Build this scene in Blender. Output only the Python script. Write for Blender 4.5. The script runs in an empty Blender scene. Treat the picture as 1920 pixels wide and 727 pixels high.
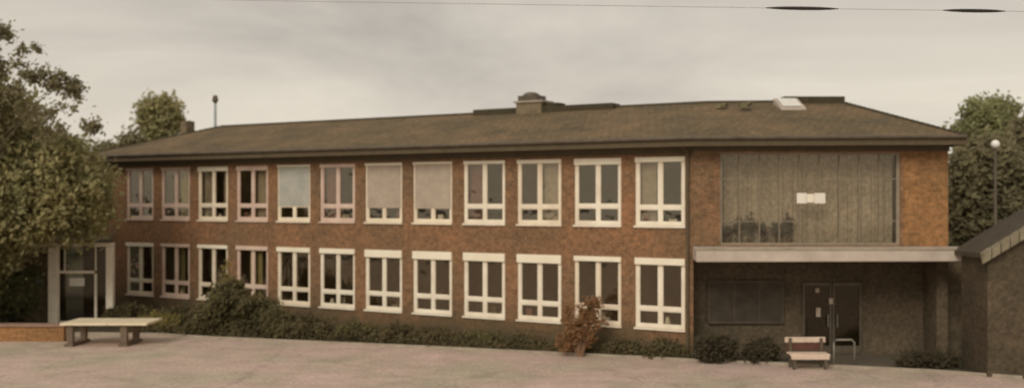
import bpy, math, random
import numpy as np
from mathutils import Vector
random.seed(7); rng = np.random.default_rng(11)
C = bpy.context.scene.collection
R = math.radians

# ------------------------------------------------------------ materials
MATS = {}
def nodes_of(name):
    m = bpy.data.materials.new(name); m.use_nodes = True
    nt = m.node_tree; nt.nodes.clear()
    return m, nt, nt.nodes, nt.links
def mat(name, col, col2=None, scale=3.0, rough=0.8, spec=0.3, bump=0.0, bscale=60, fine=0.25, metal=0.0, obj_coord=True, dirt=0.0):
    m, nt, N, L = nodes_of(name)
    o = N.new('ShaderNodeOutputMaterial'); b = N.new('ShaderNodeBsdfPrincipled')
    b.inputs['Roughness'].default_value = rough; b.inputs['Metallic'].default_value = metal
    b.inputs['Specular IOR Level'].default_value = spec
    L.new(b.outputs[0], o.inputs[0])
    tc = N.new('ShaderNodeTexCoord')
    n1 = N.new('ShaderNodeTexNoise'); n1.inputs['Scale'].default_value = scale; n1.inputs['Detail'].default_value = 6; n1.inputs['Roughness'].default_value = .65
    n2 = N.new('ShaderNodeTexNoise'); n2.inputs['Scale'].default_value = bscale; n2.inputs['Detail'].default_value = 3
    L.new(tc.outputs['Object'], n1.inputs['Vector']); L.new(tc.outputs['Object'], n2.inputs['Vector'])
    col2 = col2 or tuple(c*0.65 for c in col)
    rp = N.new('ShaderNodeValToRGB'); rp.color_ramp.elements[0].position = .32; rp.color_ramp.elements[1].position = .68
    rp.color_ramp.elements[0].color = (*col2, 1); rp.color_ramp.elements[1].color = (*col, 1)
    L.new(n1.outputs['Fac'], rp.inputs[0])
    mr = N.new('ShaderNodeMapRange'); mr.inputs['From Min'].default_value = .3; mr.inputs['From Max'].default_value = .7
    mr.inputs['To Min'].default_value = 1-fine; mr.inputs['To Max'].default_value = 1+fine
    L.new(n2.outputs['Fac'], mr.inputs['Value'])
    vm = N.new('ShaderNodeVectorMath'); vm.operation = 'SCALE'
    L.new(rp.outputs[0], vm.inputs[0]); L.new(mr.outputs[0], vm.inputs['Scale'])
    L.new(vm.outputs[0], b.inputs['Base Color'])
    if bump:
        bp = N.new('ShaderNodeBump'); bp.inputs['Strength'].default_value = bump; bp.inputs['Distance'].default_value = .02
        L.new(n2.outputs['Fac'], bp.inputs['Height']); L.new(bp.outputs[0], b.inputs['Normal'])
    return m
def brick_mat(name, c1, c2, mortar, bw, rh, msize, patch1, patch2, pscale=.5, bump=.4, rough=.85, low=None):
    """brick or tile courses in UV metres, large weathered patches over them; low = (colour, z0, z1) damp staining near the ground"""
    m, nt, N, L = nodes_of(name)
    o = N.new('ShaderNodeOutputMaterial'); b = N.new('ShaderNodeBsdfPrincipled'); b.inputs['Roughness'].default_value = rough
    b.inputs['Specular IOR Level'].default_value = .2
    L.new(b.outputs[0], o.inputs[0])
    uv = N.new('ShaderNodeUVMap'); uv.uv_map = 'UVMap'; tc = N.new('ShaderNodeTexCoord')
    t = N.new('ShaderNodeTexBrick'); t.inputs['Color1'].default_value = (*c1, 1); t.inputs['Color2'].default_value = (*c2, 1)
    t.inputs['Mortar'].default_value = (*mortar, 1); t.inputs['Scale'].default_value = 1
    t.inputs['Brick Width'].default_value = bw; t.inputs['Row Height'].default_value = rh; t.inputs['Mortar Size'].default_value = msize
    t.inputs['Mortar Smooth'].default_value = .3
    L.new(uv.outputs[0], t.inputs['Vector'])
    n = N.new('ShaderNodeTexNoise'); n.inputs['Scale'].default_value = pscale; n.inputs['Detail'].default_value = 8; n.inputs['Roughness'].default_value = .62
    L.new(tc.outputs['Object'], n.inputs['Vector'])
    rp = N.new('ShaderNodeValToRGB'); rp.color_ramp.elements[0].position = .35; rp.color_ramp.elements[1].position = .66
    rp.color_ramp.elements[0].color = (*patch1, 1); rp.color_ramp.elements[1].color = (*patch2, 1)
    L.new(n.outputs['Fac'], rp.inputs[0])
    mx = N.new('ShaderNodeMix'); mx.data_type = 'RGBA'; mx.blend_type = 'MULTIPLY'; mx.inputs['Factor'].default_value = 1
    L.new(t.outputs['Color'], mx.inputs[6]); L.new(rp.outputs[0], mx.inputs[7])
    n2 = N.new('ShaderNodeTexNoise'); n2.inputs['Scale'].default_value = 7; n2.inputs['Detail'].default_value = 6; n2.inputs['Roughness'].default_value = .8
    L.new(tc.outputs['Object'], n2.inputs['Vector'])
    mr = N.new('ShaderNodeMapRange'); mr.inputs['From Min'].default_value = .3; mr.inputs['From Max'].default_value = .7
    mr.inputs['To Min'].default_value = .5; mr.inputs['To Max'].default_value = 1.5
    L.new(n2.outputs['Fac'], mr.inputs['Value'])
    vm = N.new('ShaderNodeVectorMath'); vm.operation = 'SCALE'
    L.new(mx.outputs[2], vm.inputs[0]); L.new(mr.outputs[0], vm.inputs['Scale'])
    last = vm.outputs[0]
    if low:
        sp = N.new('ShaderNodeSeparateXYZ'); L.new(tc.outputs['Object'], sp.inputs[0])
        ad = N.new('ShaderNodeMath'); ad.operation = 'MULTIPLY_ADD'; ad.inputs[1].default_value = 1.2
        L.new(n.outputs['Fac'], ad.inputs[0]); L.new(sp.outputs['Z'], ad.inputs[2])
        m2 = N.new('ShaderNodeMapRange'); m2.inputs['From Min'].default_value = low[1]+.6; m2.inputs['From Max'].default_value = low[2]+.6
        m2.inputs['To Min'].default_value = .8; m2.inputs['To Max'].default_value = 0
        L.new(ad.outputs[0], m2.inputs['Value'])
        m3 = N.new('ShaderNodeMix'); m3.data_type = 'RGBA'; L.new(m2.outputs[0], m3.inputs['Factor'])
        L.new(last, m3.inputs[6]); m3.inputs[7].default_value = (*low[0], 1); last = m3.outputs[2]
    L.new(last, b.inputs['Base Color'])
    bp = N.new('ShaderNodeBump'); bp.inputs['Strength'].default_value = bump; bp.inputs['Distance'].default_value = .01
    L.new(t.outputs['Fac'], bp.inputs['Height']); bp.invert = True; L.new(bp.outputs[0], b.inputs['Normal'])
    return m
def glass_mat(name, tint=(.55,.55,.5), refl=.10, rough=.04, wob=.02):
    m, nt, N, L = nodes_of(name)
    o = N.new('ShaderNodeOutputMaterial')
    tr = N.new('ShaderNodeBsdfTransparent'); tr.inputs[0].default_value = (*tint, 1)
    g = N.new('ShaderNodeBsdfGlossy'); g.inputs['Roughness'].default_value = rough; g.inputs[0].default_value = (.9,.80,.64,1)
    lw = N.new('ShaderNodeLayerWeight'); lw.inputs['Blend'].default_value = .25
    mr = N.new('ShaderNodeMapRange'); mr.inputs['To Min'].default_value = refl; mr.inputs['To Max'].default_value = .8
    L.new(lw.outputs['Fresnel'], mr.inputs['Value'])
    tc = N.new('ShaderNodeTexCoord'); n = N.new('ShaderNodeTexNoise'); n.inputs['Scale'].default_value = 1.6; n.inputs['Detail'].default_value = 2
    L.new(tc.outputs['Object'], n.inputs['Vector'])
    bp = N.new('ShaderNodeBump'); bp.inputs['Strength'].default_value = .3; bp.inputs['Distance'].default_value = wob
    L.new(n.outputs['Fac'], bp.inputs['Height']); L.new(bp.outputs[0], g.inputs['Normal'])
    mx = N.new('ShaderNodeMixShader'); L.new(mr.outputs[0], mx.inputs[0]); L.new(tr.outputs[0], mx.inputs[1]); L.new(g.outputs[0], mx.inputs[2])
    L.new(mx.outputs[0], o.inputs[0]); return m
def leaf_mat(name, dark, light, scale=1.2, hue2=None):
    m, nt, N, L = nodes_of(name)
    o = N.new('ShaderNodeOutputMaterial'); b = N.new('ShaderNodeBsdfPrincipled'); b.inputs['Roughness'].default_value = .7
    b.inputs['Specular IOR Level'].default_value = .15
    tc = N.new('ShaderNodeTexCoord'); n = N.new('ShaderNodeTexNoise'); n.inputs['Scale'].default_value = scale; n.inputs['Detail'].default_value = 7; n.inputs['Roughness'].default_value = .7
    L.new(tc.outputs['Object'], n.inputs['Vector'])
    rp = N.new('ShaderNodeValToRGB'); e = rp.color_ramp.elements; e[0].position = .36; e[1].position = .66
    e[0].color = (*dark, 1); e[1].color = (*light, 1)
    if hue2:
        k = e.new(.52); k.color = (*hue2, 1)
    L.new(n.outputs['Fac'], rp.inputs[0]); L.new(rp.outputs[0], b.inputs['Base Color'])
    tl = N.new('ShaderNodeBsdfTranslucent'); L.new(rp.outputs[0], tl.inputs[0])
    mx = N.new('ShaderNodeMixShader'); mx.inputs[0].default_value = .5
    L.new(b.outputs[0], mx.inputs[1]); L.new(tl.outputs[0], mx.inputs[2]); L.new(mx.outputs[0], o.inputs[0]); return m

M = dict(
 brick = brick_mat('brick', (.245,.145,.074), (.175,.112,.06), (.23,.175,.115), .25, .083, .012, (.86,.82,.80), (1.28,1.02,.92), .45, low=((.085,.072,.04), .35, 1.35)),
 brick_orange = brick_mat('brick_orange', (.36,.18,.07), (.27,.14,.055), (.28,.19,.11), .25, .083, .012, (.8,.8,.8), (1.2,1.1,1), .6),
 brick_dark = brick_mat('brick_dark', (.215,.165,.105), (.175,.135,.088), (.19,.15,.10), .25, .083, .012, (.8,.82,.8), (1.15,1.1,1.05), .9),
 tiles = brick_mat('tiles', (.185,.138,.084), (.148,.113,.070), (.112,.088,.057), .27, .33, .018, (.74,.76,.70), (1.25,1.12,1.0), .5, bump=.6),
 tiles_light = brick_mat('tiles_mossy', (.22,.19,.10), (.17,.15,.08), (.10,.08,.05), .30, .34, .03, (.7,.75,.7), (1.3,1.2,1.1), .6, bump=.9),
 ridge_brick = mat('chimney_render', (.24,.19,.115), (.17,.13,.08), scale=4),
 ridge = mat('ridge_tile', (.075,.058,.032), bump=.2),
 soffit = mat('soffit_board', (.13,.10,.062), (.095,.072,.047), bump=.1),
 fascia = mat('fascia_board', (.12,.09,.052), (.09,.07,.042)),
 white = mat('white_window_paint', (.90,.83,.68), (.74,.65,.51), scale=1.3, rough=.5, fine=.08),
 cream = mat('cream_window_paint', (.88,.78,.60), (.70,.59,.45), scale=1.3, rough=.5, fine=.08),
 pinkish = mat('pinkish_window_paint', (.72,.57,.46), (.58,.42,.34), scale=1.3, rough=.5, fine=.08),
 shutter_white = mat('shutter_box_paint', (.90,.84,.68), (.80,.72,.55), scale=1.0, rough=.5, fine=.06),
 shutter_grey = mat('grey_shutter', (.47,.46,.40), (.36,.35,.30), scale=2.2, rough=.7, fine=.15),
 shutter_tan = mat('tan_shutter', (.48,.40,.31), (.38,.31,.235), scale=2.2, rough=.7, fine=.15),
 curtain = mat('curtain_cloth', (.50,.44,.36), (.34,.29,.23), scale=4, rough=.95),
 curtain_yel = mat('yellow_curtain_cloth', (.42,.38,.20), (.28,.24,.12), scale=4, rough=.95),
 curtain_red = mat('dull_red_curtain_cloth', (.28,.15,.13), (.18,.10,.09), scale=4, rough=.95),
 stair_curtain = mat('stair_hall_wall', (.55,.475,.38), (.40,.35,.275), scale=1.1, rough=.95, fine=.3, bscale=9),
 room = mat('room_wall', (.50,.42,.31), (.34,.29,.21), scale=.9),
 glass = glass_mat('window_glass', (.86,.82,.72), .15, wob=.06),
 glass_big = glass_mat('stair_glass', (.84,.80,.71), .09, rough=.12, wob=.05),
 glass_dark = glass_mat('dark_glass', (.35,.35,.30), .04, rough=.1),
 concrete = mat('pale_concrete', (.58,.50,.42), (.44,.37,.31), scale=1.4, bump=.2),
 concrete_dark = mat('dark_concrete', (.19,.14,.10), (.14,.105,.07), scale=3, bump=.2),
 table_top = mat('cream_table_slab', (.84,.72,.50), (.66,.56,.40), scale=1.2, rough=.6, fine=.08),
 wood = mat('pale_bench_timber', (.72,.57,.45), (.56,.43,.33), scale=5, rough=.7),
 wood_red = mat('dark_red_timber', (.13,.05,.035), (.09,.04,.03), scale=5, rough=.7),
 dark_metal = mat('dark_metal', (.15,.12,.085), rough=.5, metal=.3),
 grey_metal = mat('grey_metal', (.30,.27,.22), (.20,.18,.15), rough=.5, metal=.4),
 mast = mat('pale_mast_paint', (.42,.47,.46), (.34,.40,.40), rough=.6),
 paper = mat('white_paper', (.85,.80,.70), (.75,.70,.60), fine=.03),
 lamp = mat('white_globe', (.9,.88,.82), (.85,.82,.76), rough=.3, fine=.02),
 bark = mat('bark', (.11,.085,.055), (.06,.048,.032), scale=6, bump=.6, bscale=25),
 soil = mat('bed_soil', (.085,.066,.04), (.05,.042,.025), scale=3, bump=.5, bscale=14),
 kerb = mat('kerb_stone', (.42,.36,.28), (.30,.25,.19), scale=2, bump=.2),
 porch_paint = mat('porch_paint', (.92,.84,.68), (.80,.70,.56), scale=2, rough=.6, fine=.1),
 cable = mat('cable_rubber', (.03,.025,.02), rough=.6),
 cable_thin = mat('cable_wire', (.45,.42,.36), rough=.6),
 leaf_olive = leaf_mat('olive_leaves', (.29,.285,.14), (.54,.50,.24), 1.0, (.40,.355,.18)),
 leaf_green = leaf_mat('green_leaves', (.22,.22,.115), (.42,.42,.20), 1.2),
 leaf_dark = leaf_mat('dark_leaves', (.20,.175,.10), (.34,.30,.17), 1.0),
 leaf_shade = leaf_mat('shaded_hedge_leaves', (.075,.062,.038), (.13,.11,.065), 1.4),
 leaf_bed = leaf_mat('bed_green_leaves', (.11,.10,.052), (.24,.215,.10), 1.3, (.17,.145,.07)),
 leaf_brown = leaf_mat('brown_leaves', (.12,.095,.055), (.24,.175,.095), 1.6, (.165,.14,.07)),
 leaf_yellow = leaf_mat('yellow_leaves', (.20,.17,.06), (.36,.30,.11), 2.0),
 leaf_orange = leaf_mat('orange_leaves', (.22,.13,.065), (.42,.26,.14), 3.0, (.33,.18,.085)),
)
def asphalt():
    m, nt, N, L = nodes_of('asphalt_yard')
    o = N.new('ShaderNodeOutputMaterial'); b = N.new('ShaderNodeBsdfPrincipled'); b.inputs['Roughness'].default_value = .9; b.inputs['Specular IOR Level'].default_value = .2
    L.new(b.outputs[0], o.inputs[0]); tc = N.new('ShaderNodeTexCoord')
    a = N.new('ShaderNodeTexNoise'); a.inputs['Scale'].default_value = .28; a.inputs['Detail'].default_value = 7; a.inputs['Roughness'].default_value = .6
    c = N.new('ShaderNodeTexNoise'); c.inputs['Scale'].default_value = 9; c.inputs['Detail'].default_value = 5; c.inputs['Roughness'].default_value = .8
    for q in (a, c): L.new(tc.outputs['Object'], q.inputs['Vector'])
    rp = N.new('ShaderNodeValToRGB'); e = rp.color_ramp.elements
    e[0].position = .36; e[0].color = (.47,.405,.305,1); e[1].position = .66; e[1].color = (.62,.46,.405,1)
    k = e.new(.5); k.color = (.54,.42,.345,1)
    L.new(a.outputs['Fac'], rp.inputs[0])
    mr = N.new('ShaderNodeMapRange'); mr.inputs['From Min'].default_value = .3; mr.inputs['From Max'].default_value = .7; mr.inputs['To Min'].default_value = .66; mr.inputs['To Max'].default_value = 1.32
    L.new(c.outputs['Fac'], mr.inputs['Value'])
    vm = N.new('ShaderNodeVectorMath'); vm.operation = 'SCALE'; L.new(rp.outputs[0], vm.inputs[0]); L.new(mr.outputs[0], vm.inputs['Scale'])
    v = N.new('ShaderNodeTexVoronoi'); v.feature = 'DISTANCE_TO_EDGE'; v.inputs['Scale'].default_value = .16
    wn = N.new('ShaderNodeTexNoise'); wn.inputs['Scale'].default_value = .8; wn.inputs['Detail'].default_value = 6
    L.new(tc.outputs['Object'], wn.inputs['Vector'])
    wa = N.new('ShaderNodeVectorMath'); wa.operation = 'MULTIPLY_ADD'; wa.inputs[1].default_value = (1.8,1.8,0)
    L.new(wn.outputs['Color'], wa.inputs[0]); L.new(tc.outputs['Object'], wa.inputs[2]); L.new(wa.outputs[0], v.inputs['Vector'])
    cr = N.new('ShaderNodeMapRange'); cr.inputs['From Min'].default_value = .002; cr.inputs['From Max'].default_value = .014; cr.inputs['To Min'].default_value = .85; cr.inputs['To Max'].default_value = 1
    L.new(v.outputs['Distance'], cr.inputs['Value'])
    st = N.new('ShaderNodeTexNoise'); st.inputs['Scale'].default_value = .9; st.inputs['Detail'].default_value = 9; st.inputs['Roughness'].default_value = .7
    L.new(tc.outputs['Object'], st.inputs['Vector'])
    sr = N.new('ShaderNodeMapRange'); sr.inputs['From Min'].default_value = .38; sr.inputs['From Max'].default_value = .6; sr.inputs['To Min'].default_value = .86; sr.inputs['To Max'].default_value = 1.05
    L.new(st.outputs['Fac'], sr.inputs['Value'])
    mm = N.new('ShaderNodeMath'); mm.operation = 'MULTIPLY'; L.new(cr.outputs[0], mm.inputs[0]); L.new(sr.outputs[0], mm.inputs[1])
    v2 = N.new('ShaderNodeVectorMath'); v2.operation = 'SCALE'; L.new(vm.outputs[0], v2.inputs[0]); L.new(mm.outputs[0], v2.inputs['Scale'])
    L.new(v2.outputs[0], b.inputs['Base Color'])
    bp = N.new('ShaderNodeBump'); bp.inputs['Strength'].default_value = .4; bp.inputs['Distance'].default_value = .02
    L.new(c.outputs['Fac'], bp.inputs['Height']); L.new(bp.outputs[0], b.inputs['Normal']); return m
M['asphalt'] = asphalt()

# ------------------------------------------------------------ mesh helpers
class MB:
    def __init__(s): s.v = []; s.f = []
    def poly(s, pts):
        i = len(s.v); s.v += [tuple(p) for p in pts]; s.f.append(tuple(range(i, i+len(pts))))
    def hexa(s, c):            # 8 corners: bottom 4, top 4
        i = len(s.v); s.v += [tuple(p) for p in c]
        for q in ((3,2,1,0),(4,5,6,7),(0,1,5,4),(1,2,6,5),(2,3,7,6),(3,0,4,7)): s.f.append(tuple(i+k for k in q))
    def fbox(s, F, t0, t1, d0, d1, z0, z1):    # box in a facade frame
        s.hexa([F(t0,d0,z0),F(t1,d0,z0),F(t1,d1,z0),F(t0,d1,z0),F(t0,d0,z1),F(t1,d0,z1),F(t1,d1,z1),F(t0,d1,z1)])
    def box(s, x0,x1,y0,y1,z0,z1): s.fbox(lambda a,b,c:(a,b,c), x0,x1,y0,y1,z0,z1)
    def tube(s, pts, rads, n=8):
        pts = [Vector(p) for p in pts]; rings = []
        for k, p in enumerate(pts):
            d = (pts[min(k+1, len(pts)-1)] - pts[max(k-1, 0)]).normalized()
            a = d.cross(Vector((0,0,1)) if abs(d.z) < .9 else Vector((1,0,0))).normalized(); b = d.cross(a)
            i = len(s.v)
            for j in range(n):
                w = 2*math.pi*j/n; s.v.append(tuple(p + (a*math.cos(w)+b*math.sin(w))*rads[k]))
            rings.append(i)
        for k in range(len(rings)-1):
            for j in range(n):
                s.f.append((rings[k]+j, rings[k]+(j+1)%n, rings[k+1]+(j+1)%n, rings[k+1]+j))
        s.f.append(tuple(rings[0]+j for j in range(n))[::-1]); s.f.append(tuple(rings[-1]+j for j in range(n)))
    def build(s, name, m, parent=None, bevel=0, smooth=False):
        me = bpy.data.meshes.new(name); off = parent['_o'] if parent is not None and '_o' in parent else (0,0,0)
        me.from_pydata(s.v, [], s.f); me.materials.append(m)
        uv = me.uv_layers.new(name='UVMap')
        for p in me.polygons:
            n = p.normal
            t = Vector((-n.y, n.x, 0)); t = t.normalized() if t.length > .05 else Vector((1,0,0))
            b = n.cross(t)
            for li in p.loop_indices:
                co = me.vertices[me.loops[li].vertex_index].co
                uv.data[li].uv = (co.dot(t), co.dot(b))
            p.use_smooth = smooth
        o = bpy.data.objects.new(name, me); C.objects.link(o)
        if parent is not None:
            o.parent = parent; o.matrix_parent_inverse = world_of(parent).inverted()
        if bevel:
            md = o.modifiers.new('bevel', 'BEVEL'); md.width = bevel; md.segments = 2; md.limit_method = 'ANGLE'
        return o
from mathutils import Matrix
def world_of(o):
    return world_of(o.parent) @ o.matrix_parent_inverse @ o.matrix_basis if o.parent else Matrix.Translation(o.location) @ o.rotation_euler.to_matrix().to_4x4()
def thing(name, label, cat, loc, group=None):
    o = bpy.data.objects.new(name, None); C.objects.link(o); o.location = loc; o.empty_display_size = .3
    o['label'] = label; o['category'] = cat
    if group: o['group'] = group
    return o
def tag(o, label=None, cat=None, group=None, kind=None):
    for k, v in (('label',label),('category',cat),('group',group),('kind',kind)):
        if v: o[k] = v
    return o

# ------------------------------------------------------------ site geometry (metres)
CAM_H = 4.9
REF = Vector((4.62, 33.33)); U = Vector((.862, -.507)); NN = Vector((.507, .862))
def F(t, d, z):                       # main facade: t along it (0 = centre of last window), d into the building
    p = REF + U*t + NN*d; return (p.x, p.y, z)
T0, T1 = -26.1, 1.104                 # ends of the main facade
E = F(T1, 0, 0)                       # corner where the stair wing starts
WX0, WX1, WY, WYB = E[0], 13.4, E[1], 42.8
EAVE, RIDGE = 6.78, 8.34

# ------------------------------------------------------------ ground
g = MB(); g.poly([(-400,-60,0),(400,-60,0),(400,600,0),(-400,600,0)])
tag(g.build('ground', mat('far_grass', (.08,.075,.04), (.06,.055,.03), scale=.2)), kind='structure')
edge = [(-19.5,39.2),(-15.0,38.9),(-12.8,38.7),(-10.6,37.8),(-2.83,35.35),(4.0,33.05),(5.4,32.5),(8.5,31.6),(12.0,30.4),(14.0,29.3)]
yard = MB(); yard.poly([(-60,-30,.004),(60,-30,.004),(60,29.0,.004),(14.0,29.3,.004)] + [(x,y,.004) for x,y in edge[::-1][1:]] + [(-60,40.5,.004)])
tag(yard.build('yard', M['asphalt']), kind='structure')
back = [F(T0-3,-.02,0)[:2], F(T1,-.02,0)[:2]]
bed = MB(); bed.poly([(x,y,.03) for x,y in edge[:7]] + [(back[1][0],back[1][1],.03),(back[0][0],back[0][1],.03),(-24,46,.03)])
tag(bed.build('planting_bed_soil', M['soil']), kind='structure')
k = MB()
for (x0,y0),(x1,y1) in zip(edge[:-1], edge[1:]):
    k.hexa([(x0,y0-.07,0),(x1,y1-.07,0),(x1,y1+.05,0),(x0,y0+.05,0),(x0,y0-.07,.09),(x1,y1-.07,.09),(x1,y1+.05,.09),(x0,y0+.05,.09)])
tag(k.build('kerb', M['kerb'], bevel=.01), kind='structure')
p = MB(); p.poly([(6.0,32.42,.036),(8.5,31.68,.036),(12.0,30.48,.036),(12.9,30.1,.036),(12.9,34.6,.036),(6.0,34.6,.036)])
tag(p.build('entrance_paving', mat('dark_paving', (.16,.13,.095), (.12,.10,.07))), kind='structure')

# ------------------------------------------------------------ school building
LEAF_JOBS = []
school = thing('school_building', 'long two-storey red brick school with twenty-four white windows, brown hipped roof and glazed stair wing', 'school building', E)
def holes_wall(mb, F, t0, t1, z0, z1, holes, rev=.18):
    ts = sorted({t0, t1, *[h[0] for h in holes], *[h[1] for h in holes]}); zs = sorted({z0, z1, *[h[2] for h in holes], *[h[3] for h in holes]})
    for a, b in zip(ts[:-1], ts[1:]):
        for c, d in zip(zs[:-1], zs[1:]):
            if any(h[0] <= a+1e-6 and b-1e-6 <= h[1] and h[2] <= c+1e-6 and d-1e-6 <= h[3] for h in holes): continue
            mb.poly([F(a,0,c),F(b,0,c),F(b,0,d),F(a,0,d)])
    for a, b, c, d in holes:
        mb.poly([F(a,0,c),F(b,0,c),F(b,rev,c),F(a,rev,c)]); mb.poly([F(a,rev,d),F(b,rev,d),F(b,0,d),F(a,0,d)])
        mb.poly([F(a,0,c),F(a,rev,c),F(a,rev,d),F(a,0,d)]); mb.poly([F(b,rev,c),F(b,0,c),F(b,0,d),F(b,rev,d)])
SP, HW = 2.156, .83
UZ, LZ = (4.10, 6.24), (.90, 3.08)
holes = []
for i in range(12):
    t = -(11-i)*SP
    for z in (UZ, LZ): holes.append((t-HW, t+HW, z[0], z[1]))
w = MB(); holes_wall(w, F, T0, T1, 0, EAVE-.03, holes)
DEP = 10.0
bl, br = F(T0,DEP,0), F(T1+2.5,DEP,0)
for a, b in (((F(T0,DEP,0)), F(T0,0,0)), (F(T1+2.5,DEP,0), F(T0,DEP,0))):
    w.poly([a, b, (b[0],b[1],EAVE-.03), (a[0],a[1],EAVE-.03)])
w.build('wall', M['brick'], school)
# stair wing walls
def G(x, d, z): return (x, WY+d, z)
GL = (6.39, 11.93, 3.52, 6.36)
w = MB(); holes_wall(w, G, WX0, GL[1]+.12, 3.1, EAVE-.03, [GL], .22)
w.build('wall', M['brick'], school)
w = MB(); z0, z1 = 3.1, EAVE-.03
w.poly([G(GL[1]+.12,0,z0),G(WX1,0,z0),G(WX1,0,z1),G(GL[1]+.12,0,z1)])
w.poly([G(WX1,0,z0),G(WX1,10,z0),G(WX1,10,z1),G(WX1,0,z1)])
o = w.build('wall', M['brick_orange'], school); o['label'] = 'orange-brown brick corner right of the stair glazing'
w = MB()
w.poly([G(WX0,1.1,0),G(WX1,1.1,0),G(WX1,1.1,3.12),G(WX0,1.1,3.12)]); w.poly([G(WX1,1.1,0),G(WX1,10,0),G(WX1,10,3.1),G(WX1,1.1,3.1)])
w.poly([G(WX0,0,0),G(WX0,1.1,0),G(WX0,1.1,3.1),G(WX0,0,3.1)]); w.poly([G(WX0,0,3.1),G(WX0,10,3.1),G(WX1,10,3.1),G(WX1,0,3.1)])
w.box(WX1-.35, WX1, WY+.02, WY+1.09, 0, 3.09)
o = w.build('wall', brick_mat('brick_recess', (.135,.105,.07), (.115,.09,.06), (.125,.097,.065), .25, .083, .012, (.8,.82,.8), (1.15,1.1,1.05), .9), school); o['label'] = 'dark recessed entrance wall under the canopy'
# dark strip under the eave: shade on the wall top, built in as colour
w = MB(); w.fbox(F, T0-.02, T1, -.035, -.001, 6.33, EAVE-.05); w.fbox(G, WX0, WX1+.03, -.04, -.003, 6.40, EAVE-.05); w.build('eave_shade_strip', M['fascia'], school)
# interiors
w = MB()
w.fbox(F, T0+.3, T1+2, 4.5, 4.6, .1, EAVE-.2); w.fbox(F, T0+.3, T1, .2, 4.5, 3.3, 3.6); w.fbox(F, T0+.3, T1, .2, 4.5, .05, .3); w.fbox(F, T0+.3, T1, .2, 4.5, EAVE-.3, EAVE-.1)
for q in (-22.6, -18.3, -14.0, -9.7, -5.4, -1.08): w.fbox(F, q-.06, q+.06, .22, 4.48, .32, EAVE-.32)
w.build('room_partition', M['room'], school)
w = MB()
nseg = 90
for k in range(nseg):        # hanging full-height curtain behind the stair glazing, softly folded
    a = GL[0]+(GL[1]-GL[0])*k/nseg; b = GL[0]+(GL[1]-GL[0])*(k+1)/nseg
    da = .75+.025*math.sin(k*1.1)+.02*math.sin(k*2.7); db = .75+.025*math.sin((k+1)*1.1)+.02*math.sin((k+1)*2.7)
    w.poly([G(a,da,3.5),G(b,db,3.5),G(b,db,6.4),G(a,da,6.4)])
w.build('curtain', M['stair_curtain'], school)
for x, h_, r_ in ((6.72,.42,.13),(7.05,.62,.17),(7.42,.8,.22),(7.8,.55,.15),(8.3,.5,.2),(8.62,.75,.14)):
    vp = MB(); zb = 3.52; vp.tube([(x,WY+.5,zb),(x,WY+.5,zb+.2)], [.07,.10], 10); pot = vp.build('plant_pot', M['concrete_dark'], school)
    LEAF_JOBS.append((x, WY+.5, zb+.2+h_*.5, r_, h_*.5, pot))
# stair glazing
fr = MB()
fr.fbox(G, GL[0], GL[1], .08, .16, GL[2], GL[2]+.07); fr.fbox(G, GL[0], GL[1], .08, .16, GL[3]-.07, GL[3])
fr.fbox(G, GL[0]-.003, GL[0]+.07, .07, .17, GL[2]+.002, GL[3]-.002); fr.fbox(G, GL[1]-.10, GL[1]+.003, .05, .17, GL[2]+.002, GL[3]-.002)
sw = fr.build('window', mat('stair_frame', (.34,.28,.20), (.24,.20,.15)), school); sw['label'] = 'huge square stair window of many tall panes'
mu = MB()
for k in range(1, 9):
    x = GL[0]+(GL[1]-GL[0])*k/9; mu.fbox(G, x-.018, x+.018, .09, .15, GL[2]+.07, GL[3]-.07)
for z in (4.25, 5.55): mu.fbox(G, GL[0]+.07, GL[1]-.1, .1, .14, z-.015, z+.015)
mu.build('glazing_bar', mat('stair_bars', (.27,.22,.155), (.22,.18,.125)), sw)
pn = MB(); pn.poly([G(GL[0],.12,GL[2]),G(GL[1],.12,GL[2]),G(GL[1],.12,GL[3]),G(GL[0],.12,GL[3])]); pn.build('pane', M['glass_big'], sw)
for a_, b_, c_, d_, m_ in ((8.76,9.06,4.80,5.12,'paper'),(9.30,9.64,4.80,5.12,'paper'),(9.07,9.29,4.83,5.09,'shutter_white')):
    nt_ = MB(); nt_.fbox(G, a_, b_, .04, .06, c_, d_); nt_.build('notice_or_glare', M[m_], sw)  # white sheets stand in for a bright glare in the stair glass
# entrance doors in the recess
for dx, lab in ((9.2,'left'),(10.15,'right')):
    d = MB(); H = lambda a,b,c: G(a,b+1.0,c)
    d.fbox(H, dx, dx+.07, 0,.06, .05,2.3); d.fbox(H, dx+.85, dx+.92, 0,.06, .05,2.3); d.fbox(H, dx+.07, dx+.85, 0,.06, 2.2,2.3); d.fbox(H, dx+.07, dx+.85, 0,.06, .05,.3)
    dd = d.build('entrance_door', M['dark_metal'], school)
    q = MB(); q.poly([H(dx+.07,.03,.3),H(dx+.85,.03,.3),H(dx+.85,.03,2.2),H(dx+.07,.03,2.2)]); q.build('pane', M['glass_dark'], dd)
    q = MB(); hx = dx+.79 if lab=='left' else dx+.13; q.tube([H(hx,-.07,.9),H(hx,-.07,1.3)],[.018,.018],8); q.build('handle', M['grey_metal'], dd)
for a_, b_, c_, d_ in ((9.62,9.76,1.22,1.5),(10.03,10.15,1.62,1.8),(9.60,9.72,1.98,2.12)):
    q = MB(); q.fbox(H, a_, b_, -.03, -.012, c_, d_); q.build('notice_or_glare', M['shutter_tan'], school)
q = MB(); q.fbox(H, 6.2, 8.6, -.02, .05, 1.0, 1.06); q.fbox(H, 6.2, 8.6, -.02, .05, 2.3, 2.36)
for x in (6.2, 7.0, 7.8, 8.54): q.fbox(H, x, x+.06, -.025, .045, 1.06, 2.3)
hw = q.build('window', mat('hall_frame', (.13,.10,.07)), school)
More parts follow.
